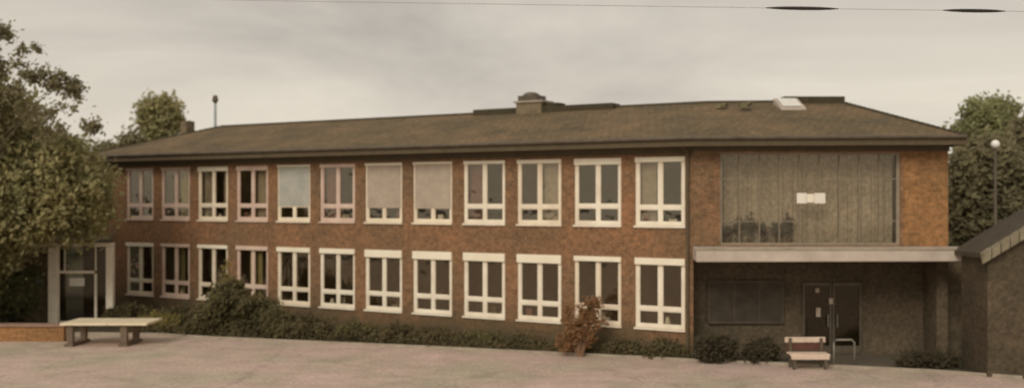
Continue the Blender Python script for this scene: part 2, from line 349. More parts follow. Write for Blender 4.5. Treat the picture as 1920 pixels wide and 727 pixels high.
q = MB(); q.poly([H(6.2,-.004,1.0),H(8.6,-.004,1.0),H(8.6,-.004,2.36),H(6.2,-.004,2.36)]); q.build('pane', mat('hall_pane', (.10,.082,.06), rough=.5, spec=.1), hw)
# canopy
cn = MB()
cn.hexa([(5.42,31.35,3.08),(13.72,31.35,3.10),(13.72,WY-.01,3.10),(WX0-.02,WY-.01,3.08),(5.42,31.35,3.46),(13.72,31.35,3.46),(13.72,WY-.01,3.48),(WX0-.02,WY-.01,3.48)])
cn.build('canopy', M['concrete'], school, bevel=.03)
q = MB(); q.box(5.4,13.75,31.32,31.36,3.44,3.50); q.build('canopy_edge_strip', M['kerb'], school)
# windows
cfg_u = [dict(p='pinkish',box=.08), dict(p='pinkish',box=.09,cur='curtain_yel'), dict(p='cream',box=.17,cur='curtain'), dict(p='pinkish',box=.17,cur='curtain'),
         dict(p='cream',sh='shutter_grey',box=.06), dict(p='pinkish',box=.12,cur='curtain_red'), dict(p='cream',sh='shutter_tan',box=.08), dict(p='cream',sh='shutter_tan',box=.07),
         dict(p='white',box=.10,cur='curtain_red'), dict(p='cream',box=.12,cur='curtain'), dict(p='white',box=.20), dict(p='white',box=.15,cur='curtain')]
cfg_l = [dict(p='cream',box=.14), dict(p='pinkish',box=.12,cur='curtain_yel'), dict(p='cream',box=.13), dict(p='pinkish',box=.15,cur='curtain_yel'),
         dict(p='cream',box=.17), dict(p='white',box=.18), dict(p='white',box=.26), dict(p='white',box=.27), dict(p='white',box=.27), dict(p='white',box=.27), dict(p='cream',box=.15), dict(p='white',box=.20)]
def window(t, z, c, upper, i):
    a, b, z0, z1 = t-HW, t+HW, z[0], z[1]
    m = M[c['p']]; fw = .085 + .02*random.random(); zt = z0 + (z1-z0)*(.275 if upper else .27) + random.uniform(-.02,.02)
    q = MB(); D0, D1 = .03, .12
    q.fbox(F, a, a+fw, D0, D1, z0, z1); q.fbox(F, b-fw, b, D0, D1, z0, z1)
    q.fbox(F, a+fw, b-fw, D0, D1, z0, z0+.10); q.fbox(F, a+fw, b-fw, D0, D1, z1-.07, z1)
    q.fbox(F, a+fw, b-fw, D0+.008, D1, zt-.05, zt+.05)
    q.fbox(F, t-.05, t+.05, D0+.003, D1, z0+.10, zt-.05); q.fbox(F, t-.055, t+.055, D0+.003, D1, zt+.05, z1-.07)
    # sash rims inside each light
    for (x0, x1, y0, y1) in ((a+fw,t-.055,zt+.05,z1-.07),(t+.055,b-fw,zt+.05,z1-.07),(a+fw,t-.05,z0+.1,zt-.05),(t+.05,b-fw,z0+.1,zt-.05)):
        s = .035
        q.fbox(F, x0, x0+s, D0+.02, D1-.01, y0, y1); q.fbox(F, x1-s, x1, D0+.02, D1-.01, y0, y1)
        q.fbox(F, x0+s, x1-s, D0+.02, D1-.01, y0, y0+s); q.fbox(F, x0+s, x1-s, D0+.02, D1-.01, y1-s, y1)
    wo = q.build('window', m, school)
    q = MB(); q.poly([F(a,.085,z0),F(b,.085,z0),F(b,.085,z1),F(a,.085,z1)]); q.build('pane', M['glass'], wo)
    q = MB(); q.fbox(F, a-.03, b+.03, -.07, .03, z0-.06, z0-.002); q.build('sill', m, wo)
    h = c['box']
    q = MB(); q.fbox(F, a-.012, b+.012, -.035 if upper else -.055, .028, z1-h, z1+.01); q.build('shutter_box', M['shutter_white'] if c['p']!='pinkish' else m, wo, bevel=.01)
    if 'sh' in c:
        q = MB(); zb = zt - (.03 if c['sh']=='shutter_grey' else .07); n = 30
        for k in range(n):
            y0 = zb+(z1-h-zb)*k/n; y1 = zb+(z1-h-zb)*(k+1)/n
            q.poly([F(a+fw*.7,.012,y0),F(b-fw*.7,.012,y0),F(b-fw*.7,.022,y1),F(a+fw*.7,.022,y1)]); q.poly([F(a+fw*.7,.022,y1),F(b-fw*.7,.022,y1),F(b-fw*.7,.012,y1),F(a+fw*.7,.012,y1)])
        q.build('roller_shutter', M[c['sh']], wo)
    if 'cur' in c:
        q = MB()
        spans = random.choice([[(a+.1,a+.5),(b-.45,b-.1)],[(t-.35,t+.3)],[(a+.1,a+.62)],[(t+.05,b-.12)]])
        for s0, s1 in spans:
            n = 14
            for k in range(n):
                x0 = s0+(s1-s0)*k/n; x1 = s0+(s1-s0)*(k+1)/n
                q.poly([F(x0,.25+.03*(k%2),z0+.05),F(x1,.25+.03*((k+1)%2),z0+.05),F(x1,.25+.03*((k+1)%2),z1),F(x0,.25+.03*(k%2),z1)])
        q.build('curtain', M[c['cur']], wo)
    # clutter on the inner sill
    if random.random() < .65:
        for _ in range(random.randint(1,4)):
            q = MB()
            x = random.uniform(a+.2, b-.2); hh = random.uniform(.12,.4)
            if random.random() < .5: q.tube([F(x,.3,z0),F(x,.3,z0+hh*.5),F(x,.3,z0+hh)], [.09,.10,.04], 8)
            else: q.fbox(F, x-.12, x+.12, .24,.34, z0, z0+hh)
            q.build('sill_ornament', random.choice([M['curtain'],M['paper'],M['leaf_dark'],M['curtain_red']]), wo)
for i in range(12):
    t = -(11-i)*SP
    window(t, UZ, cfg_u[i], True, i); window(t, LZ, cfg_l[i], False, i)
# roof
def isect(p, d, y): k = (y-p[1])/d[1]; return (p[0]+d[0]*k, y)
OV = .75
def Fl(d): return F(0, d, 0)
lw = isect(Fl(-OV), U, WY-OV); RD = 5.0
A = F(T0-OV,-OV,EAVE); B = (*lw, EAVE); Cc = (WX1+OV*.35, WY-OV, EAVE+.04)
D = F(T0-OV,DEP+OV,EAVE); Ei = isect(Fl(DEP+OV), U, WYB+OV); Ev = (*Ei, EAVE); Ff = (Cc[0]+.2, WYB+OV, EAVE)
R1 = F(T0+2.0, RD, RIDGE-.02); r2 = isect(Fl(RD), U, WY+RD); R2 = (*r2, RIDGE); R3 = (11.55, WY+RD, RIDGE+.04)
r = MB(); T = .03
r.poly([A,B,R2,R1]); r.poly([B,Cc,R3,R2]); r.poly([Cc,Ff,R3]); r.poly([Ff,Ev,R2,R3]); r.poly([Ev,D,R1,R2]); r.poly([D,A,R1])
roof = r.build('roof', M['tiles'], school)
s = MB(); lo = lambda p, z=-.04: (p[0], p[1], p[2]+z)
s.poly([lo(q) for q in (A,D,Ev,Ff,Cc,B)]); s.build('soffit', M['soffit'], school)
s = MB()
def out(p, q, w):
    d = Vector((q[0]-p[0], q[1]-p[1])).normalized(); n = Vector((d.y, -d.x))
    return [(p[0],p[1],p[2]-.26),(q[0],q[1],q[2]-.26),(q[0]-n.x*w,q[1]-n.y*w,q[2]-.26),(p[0]-n.x*w,p[1]-n.y*w,p[2]-.26),(p[0],p[1],p[2]-.045),(q[0],q[1],q[2]-.045),(q[0]-n.x*w,q[1]-n.y*w,q[2]-.045),(p[0]-n.x*w,p[1]-n.y*w,p[2]-.045)]
for p_, q_ in ((A,B),(B,Cc),(Cc,Ff),(D,A)): s.hexa(out(p_, q_, .05))
s.build('fascia', M['fascia'], school)
s = MB(); gu = lambda p: (p[0]-.03, p[1]-.05, p[2]-.02)
s.tube([gu(A),gu(B),gu(Cc)], [.06]*3, 8); s.build('gutter', M['dark_metal'], school)
s = MB(); s.tube([R1,R2,R3],[.07]*3,8)
for a_, b_ in ((A,R1),(D,R1),(Cc,R3),(Ff,R3),(B,R2)):
    n = 26
    for k in range(n):
        f0, f1 = k/n, (k+1)/n; P = Vector(a_).lerp(Vector(b_), f0); Q = Vector(a_).lerp(Vector(b_), f1)
        if (a_, b_) != (B, R2): s.tube([P,Q],[.075,.055],6)
s.build('ridge_cap', M['ridge'], roof, smooth=False)
# a stepped-up ridge stretch, chimney stack and rooflights
def onridge(t, d=RD): return F(t, d, 0)
s = MB(); s.fbox(F, -9.9, -3.8, RD-.35, RD+.35, RIDGE-.12, RIDGE+.14)
s.build('ridge_vent', M['ridge'], roof, bevel=.02)
c = MB(); c.fbox(F, -7.85, -6.75, RD-.45, RD+.35, RIDGE-.35, RIDGE+.30); ch = c.build('chimney', M['ridge_brick'], roof)
c = MB(); c.fbox(F, -7.93, -6.65, RD-.52, RD+.42, RIDGE+.30, RIDGE+.37); c.build('chimney_slab', M['kerb'], ch)
c = MB(); 
c.fbox(F, -7.8, -6.95, RD-.4, RD+.3, RIDGE+.37, RIDGE+.58); c.tube([F(-7.4,RD-.05,RIDGE+.58),F(-7.4,RD-.05,RIDGE+.66),F(-7.4,RD-.05,RIDGE+.72)],[.34,.30,.18],12)
c.build('chimney_cowl', M['dark_metal'], ch)
c = MB(); c.fbox(F, -6.62, -6.1, RD-.3, RD+.3, RIDGE+.16, RIDGE+.26); c.build('ridge_slab', M['ridge'], roof)
c = MB(); c.box(9.55, 11.7, WY+RD-.3, WY+RD+.3, RIDGE-.05, RIDGE+.2); c.build('ridge_vent', M['ridge'], roof, bevel=.02)
def slope_z(y): return EAVE + (RIDGE-EAVE)*(y-(WY-OV))/(RD+OV)
c = MB(); y0, y1 = WY+3.5, WY+4.6
c.hexa([(9.15,y0,slope_z(y0)-.05),(10.0,y0,slope_z(y0)-.05),(10.0,y1,slope_z(y1)-.05),(9.15,y1,slope_z(y1)-.05),(9.15,y0,slope_z(y0)+.10),(10.0,y0,slope_z(y0)+.10),(10.0,y1,slope_z(y1)+.22),(9.15,y1,slope_z(y1)+.22)])
sk = c.build('skylight', M['concrete'], roof)
c = MB(); c.poly([(9.25,y0+.1,slope_z(y0+.1)+.14),(9.9,y0+.1,slope_z(y0+.1)+.14),(9.9,y1-.1,slope_z(y1-.1)+.25),(9.25,y1-.1,slope_z(y1-.1)+.25)])
c.build('pane', mat('skylight_pane', (.80,.78,.72), (.7,.68,.6), rough=.3), sk)
for tt in (.35, 1.2):
    c = MB()
    def SF(t, d, off): z = EAVE+(RIDGE-EAVE)*(d+OV)/(RD+OV)+off; return F(t, d, z)
    c.hexa([SF(tt,4.0,-.03),SF(tt+.35,4.0,-.03),SF(tt+.35,4.4,-.03),SF(tt,4.4,-.03),SF(tt,4.0,.07),SF(tt+.35,4.0,.07),SF(tt+.35,4.4,.07),SF(tt,4.4,.07)])
    c.build('roof_tile_vent', M['tiles_light'], roof)
# rear flue and mast
c = MB(); c.fbox(F, -26.1, -25.7, 4.4, 4.9, 6.9, 8.62); f1 = c.build('chimney', M['brick_dark'], roof)
c = MB(); c.tube([F(-24.45,RD,8.0),F(-24.45,RD,9.45)],[.07,.06],8); ms = c.build('mast', M['mast'], roof)
c = MB(); c.tube([F(-24.45,RD,9.42),F(-24.45,RD,9.55),F(-24.45,RD,9.80)],[.05,.15,.10],8); c.build('mast_head', M['dark_metal'], ms)
# downpipes
for tt in (T1-.15, T0+.25):
    c = MB(); c.tube([F(tt,-.09,.1),F(tt,-.09,EAVE-.45),F(tt,-OV+.1,EAVE-.15)],[.045]*3,8); c.build('drainpipe', M['fascia'], school)

# ------------------------------------------------------------ outbuilding on the right
ob = thing('outbuilding', 'dark gabled outbuilding with pale sloping verge at the right edge', 'outbuilding', (18,30,0))
X0, X1, XM = 13.0, 24.0, 18.5
zr = lambda x: 3.30 + .60*((x-X0) if x < XM else (X1-x))
w = MB(); 
w.poly([(X0+.2,29.6,0),(X1-.2,29.6,0),(X1-.2,29.6,zr(X1-.2)),(XM,29.6,zr(XM)),(X0+.2,29.6,zr(X0+.2))])
w.poly([(X0+.2,31.3,0),(X0+.2,29.6,0),(X0+.2,29.6,zr(X0+.2)),(X0+.2,31.3,zr(X0+.2))]); w.poly([(X1-.2,29.6,0),(X1-.2,31.3,0),(X1-.2,31.3,zr(X1-.2)),(X1-.2,29.6,zr(X1-.2))])
w.poly([(X0+.2,31.3,0),(X1-.2,31.3,0),(X1-.2,31.3,zr(X1-.2)),(XM,31.3,zr(XM)),(X0+.2,31.3,zr(X0+.2))])
w.build('wall', brick_mat('brick_outbuilding', (.105,.082,.054), (.088,.068,.045), (.097,.076,.05), .25, .083, .012, (.8,.82,.8), (1.15,1.1,1.05), .9), ob)
w = MB()
for a_, b_ in ((X0,XM),(XM,X1)):
    w.hexa([(a_,29.4,zr(a_)),(b_,29.4,zr(b_)),(b_,31.45,zr(b_)),(a_,31.45,zr(a_)),(a_,29.4,zr(a_)+.13),(b_,29.4,zr(b_)+.13),(b_,31.45,zr(b_)+.13),(a_,31.45,zr(a_)+.13)])
w.build('roof', mat('dark_roof_felt', (.085,.068,.045), (.06,.05,.034), scale=2, fine=.35), ob)
w = MB(); n = 22
for a_, b_ in ((X0-.05,XM),(XM,X1+.05)):
    for k in range(n):
        x0 = a_+(b_-a_)*k/n; x1 = a_+(b_-a_)*(k+1)/n-.03; zz = lambda x: zr(x)
        w.hexa([(x0,29.32,zz(x0)-.12),(x1,29.32,zz(x1)-.12),(x1,29.39,zz(x1)-.12),(x0,29.39,zz(x0)-.12),(x0,29.30,zz(x0)+.17),(x1,29.30,zz(x1)+.20),(x1,29.5,zz(x1)+.20),(x0,29.5,zz(x0)+.17)])
w.build('verge', mat('verge_tile', (.30,.26,.175), (.16,.135,.09), scale=3), ob)

gw = thing('added_gap_wall', 'dark brick wall added to keep dark the gap between the stair wing and the outbuilding', 'wall', (15,33.6,0))
w = MB(); w.box(WX1+.01, 19, 33.5, 33.75, 0, 3.0); w.build('wall', M['brick_dark'], gw)  # added wall, blocks the bright gap beside the wing
w = MB(); w.box(WX1+.01, 19, 33.45, 33.8, 3.003, 3.09); w.build('coping', M['fascia'], gw)
# ------------------------------------------------------------ glass porch at the left end
po = thing('entrance_porch', 'pale framed glass porch with notices beneath the big tree at far left', 'porch', (-18.2,42.6,0))
def PX(px, Y): return (px-960)/2000*Y
Yp = 42.4; xl, xr = PX(101,Yp), PX(207,Yp)
for x, wd in ((xl,.19),(xr,.14)):
    q = MB(); q.box(x-wd, x+wd, Yp-.12, Yp+.12, 0, 3.05); q.build('post', M['porch_paint'], po, bevel=.015)
q = MB(); q.box(xl-1.0, xl+.25, Yp-.14, Yp+.1, 3.06, 3.2); q.box(xr-.85, xr+.14, Yp-.14, Yp+.1, 3.06, 3.22); q.box(xl+.25, xr-.85, Yp-.1, Yp+.1, 3.1, 3.17)
q.build('beam', M['porch_paint'], po)
q = MB(); q.hexa([(xl-1.6,Yp-.3,3.22),(xr+.16,Yp-.3,3.24),(xr-.8,Yp+2.6,3.34),(xl-1.6,Yp+2.6,3.34),(xl-1.6,Yp-.3,3.30),(xr+.16,Yp-.3,3.32),(xr-.8,Yp+2.6,3.42),(xl-1.6,Yp+2.6,3.42)]); q.build('roof', M['fascia'], po)
q = MB(); xa, xb = xl+.19, xr-.14; xm = xl+.42; xn = xr-.62
q.box(xa, xa+.04, Yp-.04,Yp+.04,.1,3.05); q.box(xm, xm+.05, Yp-.04,Yp+.04, 2.1, 3.05); q.box(xa+.04, xb-.5, Yp-.05,Yp+.05, 2.0,2.1); q.box(xn, xn+.09, Yp-.04,Yp+.04, .1,1.99)
q.box(xn+.02, xn+.07, Yp-.03,Yp+.03, 2.1,3.05); q.box(xa+.04, xb, Yp-.03,Yp+.03,.0,.1)
dr = q.build('door', M['porch_paint'], po)
q = MB(); q.poly([(xa,Yp,.1),(xb,Yp,.1),(xb,Yp,3.05),(xa,Yp,3.05)]); q.build('pane', M['glass_dark'], dr)
q = MB(); q.box(xa+.45, xa+1.05, Yp-.06, Yp-.045, 1.5,1.82); q.build('notice_or_glare', M['paper'], dr)
for b_ in ((xa, xr-.9, Yp+2.45, Yp+2.55, 0, 3.2),(xl-1.5, xa, Yp+.6, Yp+.7, 0, 3.2)):
    q = MB(); q.box(*b_); q.build('back_wall', M['brick_dark'], po)
q = MB(); q.box(PX(42,Yp), PX(70,Yp), Yp+.50, Yp+.58, 1.42, 1.72); q.build('notice_or_glare', mat('blue_white_notice', (.62,.66,.66), (.5,.56,.58)), po)

# ------------------------------------------------------------ table, low wall, bench, stand, lamp, cable
tt = thing('table_tennis_table', 'cream concrete table tennis table on dark legs in the yard at left', 'table tennis table', (-13.7,36.3,0))
q = MB(); x0, x1, ya, yb = -15.1, -12.2, 35.6, 37.2
q.box(x0, (x0+x1)/2+.13, ya, yb, .72, .80); q.box((x0+x1)/2+.145, x1, ya, yb, .722, .80); q.build('tabletop', M['table_top'], tt, bevel=.012)
for x in (-14.83, -13.02):
    for y in (35.85, 36.95):
        q = MB(); s = -1 if y < 36.4 else 1
        q.hexa([(x-.09,y-.08,.06),(x+.09,y-.08,.06),(x+.09,y+.08,.06),(x-.09,y+.08,.06),(x-.12,y-.10+s*.03,.72),(x+.12,y-.10+s*.03,.72),(x+.12,y+.10+s*.03,.72),(x-.12,y+.10+s*.03,.72)]); q.build('leg', M['concrete_dark'], tt)
    q = MB(); q.box(x-.15, x+.15, 35.65, 37.15, 0, .09); q.build('foot', M['concrete_dark'], tt)
lw_ = thing('low_wall', 'low orange-brown brick wall left of the table tennis table', 'wall', (-18,37,0))
q = MB(); q.box(-24, -15.55, 37.0, 37.4, 0, .52); q.build('wall', M['brick_orange'], lw_)
q = MB(); q.box(-24.0, -15.5, 36.93, 37.47, .522, .60); q.build('coping', mat('wall_coping', (.33,.22,.16), (.25,.16,.11)), lw_, bevel=.01)

bn = thing('park_bench', 'pale wooden bench with reddish back standing before the dark entrance', 'bench', (8.65,31.2,0))
bx0, bx1, by = 8.05, 9.2, 31.1
q = MB()
for k in range(4): q.box(bx0, bx1, by-.28+k*.13, by-.28+k*.13+.115, .42-(.02 if k==0 else 0), .46)
q.box(bx0+.02, bx1-.02, by-.30, by-.27, .30, .43); q.build('seat', M['wood'], bn, bevel=.02)
q = MB(); q.box(bx0+.02, bx1-.02, by+.27, by+.31, .50, .70); q.build('backrest', M['wood_red'], bn, bevel=.01)
q = MB(); q.box(bx0-.02, bx1+.02, by+.26, by+.34, .72, .88); q.build('top_rail', M['wood'], bn, bevel=.02)
for x in (bx0+.08, bx1-.16):
    q = MB(); q.box(x, x+.08, by-.26, by-.16, 0, .30); q.build('leg', M['dark_metal'], bn)
    q = MB(); q.box(x, x+.08, by+.20, by+.255, 0, .86); q.build('leg', M['dark_metal'], bn)
q = MB(); q.tube([(9.42,31.25,0),(9.42,31.25,.74),(9.5,31.25,.82),(9.95,31.25,.82),(10.03,31.25,.74),(10.03,31.25,0)],[.03]*6,8)
tag(q.build('bicycle_stand', M['grey_metal'], None, smooth=True), 'dull grey metal hoop stand just right of the bench', 'bicycle stand')
sl = thing('street_lamp', 'slim lamp post with round white globe in front of the right-hand trees', 'street lamp', (15.86,35.0,0))
q = MB(); q.tube([(15.86,35,0),(15.86,35,1.0),(15.86,35,6.58)],[.07,.055,.04],10); q.build('pole', M['dark_metal'], sl, smooth=True)
bpy_me = MB(); nphi, nth = 14, 10; rr = .14; cx, cy, cz = 15.86, 35.0, 6.73
for a in range(nth+1):
    for b in range(nphi):
        th = math.pi*a/nth; ph = 2*math.pi*b/nphi; bpy_me.v.append((cx+rr*math.sin(th)*math.cos(ph), cy+rr*math.sin(th)*math.sin(ph), cz+rr*math.cos(th)))
for a in range(nth):
    for b in range(nphi): bpy_me.f.append((a*nphi+b, (a+1)*nphi+b, (a+1)*nphi+(b+1)%nphi, a*nphi+(b+1)%nphi))
bpy_me.build('globe', M['lamp'], sl, smooth=True)

cb = thing('overhead_cable', 'thin overhead cable with two dark thickened sleeves crossing the top right sky', 'cable', (0,20,8.6))
Yc = 20
def cz_(px): return CAM_H + (375 - (5 + 17*((px-700)/1220)**1.0 if px > 700 else 5 - 12*((700-px)/700)))/2000*Yc
pts = [(PX(px,Yc), Yc, cz_(px)) for px in range(-600, 2700, 60)]
q = MB(); q.tube(pts, [.005]*len(pts), 6); q.build('wire', M['cable_thin'], cb, smooth=True)
for a, b in ((1436,1572),(1768,1885)):
    q = MB(); xs = [a+(b-a)*k/8 for k in range(9)]; rad = [.008,.022,.03,.033,.034,.033,.03,.022,.008]
    q.tube([(PX(x,Yc), Yc, cz_(x)) for x in xs], rad, 8); q.build('cable_sleeve', M['cable'], cb, smooth=True)

# ------------------------------------------------------------ vegetation
def leaf_mesh(name, pts, size, m, parent, flat=.0, smin=.6):
    n = len(pts); pts = np.asarray(pts)
    nn = rng.normal(size=(n,3))*.75 + np.array((-.35,-.85,.75)); nn /= np.linalg.norm(nn,axis=1)[:,None]   # leaves turn to the light
    a = rng.normal(size=(n,3)); a -= (a*nn).sum(1)[:,None]*nn; a /= np.linalg.norm(a,axis=1)[:,None]
    b = np.cross(nn, a)
    s = (rng.uniform(smin,1.4,size=n)*size)[:,None]
    v = np.empty((n,4,3)); v[:,0] = pts-a*s; v[:,1] = pts+b*s*.5; v[:,2] = pts+a*s; v[:,3] = pts-b*s*.5
    me = bpy.data.meshes.new(name); me.vertices.add(4*n); me.vertices.foreach_set('co', v.reshape(-1))
    me.loops.add(4*n); me.loops.foreach_set('vertex_index', np.arange(4*n, dtype=np.int32))
    me.polygons.add(n); me.polygons.foreach_set('loop_start', np.arange(0,4*n,4,dtype=np.int32)); me.polygons.foreach_set('loop_total', np.full(n,4,dtype=np.int32))
    me.update(); me.validate(); me.materials.append(m)
    o = bpy.data.objects.new(name, me); C.objects.link(o)
    if parent is not None: o.parent = parent; o.matrix_parent_inverse = world_of(parent).inverted()
    return o
def cloud(blobs, nclump, per, spread):
    """leaf positions: clumps spread through ellipsoids (cx,cy,cz,rx,ry,rz,weight)"""
    w = np.array([b[6] for b in blobs], float); w /= w.sum(); out = []; cl = []
    for b, k in zip(blobs, rng.multinomial(nclump, w)):
        d = rng.normal(size=(k,3)); d /= np.linalg.norm(d,axis=1)[:,None]; r = rng.uniform(0,1,size=k)**(1/2.6)
        cl.append(np.array(b[:3]) + d*r[:,None]*np.array(b[3:6]))
    cl = np.concatenate(cl)
    pts = np.repeat(cl, per, axis=0) + rng.normal(size=(len(cl)*per,3))*spread*np.repeat(rng.uniform(.5,1.4,size=len(cl)), per)[:,None]
    return pts, cl
def tree(name, label, cat, base, trunk_h, trunk_r, blobs, nclump, per, spread, size, m, group=None, nl=14, trunk=True):
    t = thing(name, label, cat, (*base, 0), group)
    pts, cl = cloud(blobs, nclump, per, spread)
    pts = pts[pts[:,2] > .06]
    leaf_mesh('crown', pts, size, m, t)
    if trunk:
        q = MB(); q.tube([(base[0],base[1],0),(base[0]+.05,base[1],trunk_h*.5),(base[0]-.05,base[1]+.05,trunk_h)],[trunk_r*1.25,trunk_r*.9,trunk_r*.7],10)
        sel = cl[rng.choice(len(cl), min(nl,len(cl)), replace=False)]
        for c_ in sel:
            st = Vector((base[0], base[1], trunk_h*random.uniform(.5,1))); e = Vector(c_); mid = st.lerp(e,.5)+Vector((random.uniform(-.2,.2),random.uniform(-.2,.2),.15))*(trunk_h*.15)
            q.tube([st,mid,e],[trunk_r*.3,trunk_r*.12,trunk_r*.03],5)
        q.build('trunk', M['bark'], t, smooth=True)
    return t
def Z(py, Y): return CAM_H - (py-375)/2000*Y
def blob(px, py, Y, rx, ry, w=1, rd=None):      # centre/size described at distance Y
    s = Y/2000; return (PX(px,Y), Y, Z(py,Y), rx*s, (rd or rx)*s, ry*s, w)

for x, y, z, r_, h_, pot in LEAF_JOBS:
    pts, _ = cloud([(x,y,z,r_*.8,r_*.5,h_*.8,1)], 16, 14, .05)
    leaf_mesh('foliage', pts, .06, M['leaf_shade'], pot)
# big tree on the left, in front of the building end
Yt = 39.5
blobs = [blob(-60,330,Yt,150,170,5,120), blob(30,370,Yt,110,95,3,90), blob(95,350,Yt,90,90,3,80), blob(-20,240,Yt,90,110,2,80), blob(155,370,Yt+1,58,80,1.2,50), blob(60,300,Yt,80,60,1.2,60),
         blob(-90,480,Yt,110,90,1.6,90), blob(0,450,Yt+1.5,50,60,.5,50)]
blobs = [b for b in blobs]
tree('broadleaf_tree', 'large olive-green leafy tree overhanging the left end of the school', 'tree', (PX(-40,Yt),Yt), 5, .28, blobs, 1900, 42, .26, .115, M['leaf_olive'], nl=24)
# loose outer sprays: a second, thinner tree behind it whose twigs stand against the sky
Ys = 37.5
sp = [blob(10,62,Ys,26,14,.35,20), blob(52,92,Ys,26,9,.22,16), blob(85,138,Ys,44,12,.4,20), blob(118,158,Ys,36,14,.45,20), blob(142,172,Ys,14,26,.3,12), blob(60,150,Ys,30,14,.2,20), blob(108,212,Ys,22,18,.3,18),
      blob(172,238,Ys,15,9,.25,10), blob(-10,125,Ys,24,40,.7,30), blob(-60,150,Ys,60,80,1.6,50), blob(5,190,Ys,50,36,.8,30), blob(60,215,Ys,34,24,.35,20), blob(95,250,Ys,30,24,.35,20), blob(30,115,Ys,20,14,.2,15), blob(135,205,Ys,10,8,.1,10)]
tree('broadleaf_tree', 'airy tree at the left edge whose loose sprays reach into the sky', 'tree', (PX(-110,Ys),Ys), 6, .16, sp, 260, 22, .12, .085, M['leaf_dark'], nl=26)
# understorey around the porch
for (px, py, Y, rx, ry, lab, mm) in (( 30,535,43.2,55,62,'shadowy green bush standing left of the glass porch','leaf_green'), (-60,540,42,60,75,'dark green bush at the left frame edge behind the low wall','leaf_green'),
                                   (195,395,48.3,34,80,'olive tree touching the left corner of the school','leaf_olive'), (110,350,55,90,95,'tall green tree standing behind the porch','leaf_green'), (20,420,52,120,150,'broad green tree behind the left porch notices','leaf_green')):
    tree('broadleaf_tree' if ry > 70 else 'leafy_bush', lab, 'tree' if ry > 70 else 'bush', (PX(px,Y),Y), max(.6,Z(py+ry*.4,Y)), .12, [blob(px,py,Y,rx,ry,1,rx*.8), blob(px-10,py+ry*.5,Y,rx*.9,ry*.45,.5,rx*.7)], 380, 34, .2, .11, M[mm], nl=10)
# beyond the roof, left
tree('broadleaf_tree', 'square-topped pale olive tree rising behind the left end of the roof', 'tree', (PX(300,62),62), 7, .2, [blob(285,215,62,19,27,1), blob(315,218,62,18,32,1), blob(300,235,62,32,40,2), blob(300,275,62,34,35,1)], 420, 26, .24, .15, M['leaf_olive'], nl=10)
tree('broadleaf_tree', 'low dark tree just showing above the roof left of the square-topped tree', 'tree', (PX(250,58),58), 5, .15, [blob(250,268,58,18,12,1), blob(250,290,58,34,26,2), blob(205,290,58,40,20,1.5)], 160, 26, .22, .14, M['leaf_dark'], nl=6)
# right trees
tree('broadleaf_tree', 'bushy green tree rising beyond the right end of the roof', 'tree', (PX(1858,50),50), 4.5, .2, [blob(1845,225,50,38,38,2), blob(1880,215,50,24,22,.8), blob(1860,265,50,62,45,3), blob(1815,250,50,24,14,.7), blob(1850,330,50,70,60,3)], 620, 30, .2, .13, M['leaf_green'], nl=14)
tree('broadleaf_tree', 'dark tree at the right frame edge above the sloping verge', 'tree', (PX(1930,44),44), 3.5, .2, [blob(1935,265,44,40,42,2), blob(1930,340,44,70,70,3), blob(1850,390,44,60,70,2)], 620, 30, .2, .13, M['leaf_dark'], nl=10)
tree('broadleaf_tree', 'dark shadowy tree filling the gap beside the orange brick corner', 'tree', (PX(1835,38),38), 2.6, .15, [blob(1835,390,38,52,85,2), blob(1850,310,38,55,50,1.3), blob(1890,420,38,60,70,1.6), blob(1930,370,38,50,70,1.2)], 800, 34, .18, .12, M['leaf_dark'], nl=10)

# shrubs in the bed
def bed_y(px, k):     # a bed position under image column px, k = 0 kerb .. 1 wall
    e = np.array(edge); y = 34.0
    for _ in range(30):
        x = PX(px,y); yk = np.interp(x, e[:,0], e[:,1]); yw = 33.33 + (x-4.62)*(-.507/.862); y = yk*(1-k)+yw*k
    return y
def shrub(px, k, wpx, top, m, name, label, cat='shrub', n=90, group=None, size=.07, spread=.10, bot=None):
    Y = bed_y(px, k); s = Y/2000; x = PX(px,Y); zt = Z(top,Y); h = max(zt, .25)
    t = thing(name, label, cat, (x,Y,0), 'shrubs in the bed along the school wall'); r_ = wpx*s/2; rd = min(r_, .9 if px<900 else .35)
    bl_ = [(x,Y,h*.35,r_*1.15,rd,h*.35,1.2)]
    for _ in range(7):
        ox = random.uniform(-.95,.95); hh = h*(1-.45*abs(ox))*random.uniform(.62,1.0)
        bl_.append((x+ox*r_,Y+random.uniform(-.5,.5)*rd,hh*.62,r_*random.uniform(.14,.34),rd*.5,hh*.38,random.uniform(.15,.4)))
    pts, cl = cloud(bl_, int(n*1.15), 30, spread)
    leaf_mesh('foliage', pts[pts[:,2]>.05], size, m, t)
    q = MB()
    for c_ in cl[:10]: q.tube([(x+random.uniform(-.1,.1),Y,.0),tuple(Vector((x,Y,0)).lerp(Vector(c_),.6)),tuple(c_)],[.018,.013,.006],5)
    q.build('stem', M['bark'], t)
shrub(446,.30,125,512,M['leaf_bed'],'shrub','tall round green shrub covering the third and fourth lower windows',n=330,size=.085,spread=.13)
shrub(428,.42,52,468,M['leaf_yellow'],'shrub','slim yellow-green shrub peak between the third and fourth lower windows',n=120,size=.07,spread=.1)
shrub(300,.25,70,585,M['leaf_yellow'],'shrub','pale yellow-green shrub at the right end of the table tennis table',n=110)
shrub(245,.55,90,562,M['leaf_brown'],'shrub','olive-brown shrub below the first lower window')
shrub(335,.5,100,570,M['leaf_brown'],'shrub','wider olive-brown shrub below the second lower window',n=120)
shrub(380,.15,60,590,M['leaf_brown'],'shrub','low dark shrub left of the tall round green shrub')
shrub(520,.25,80,570,M['leaf_bed'],'shrub','green shrub right of the tall round one, under the fifth lower window',n=150)
shrub(590,.3,115,584,M['leaf_brown'],'shrub','olive-brown low shrub under the sixth lower window',n=140)
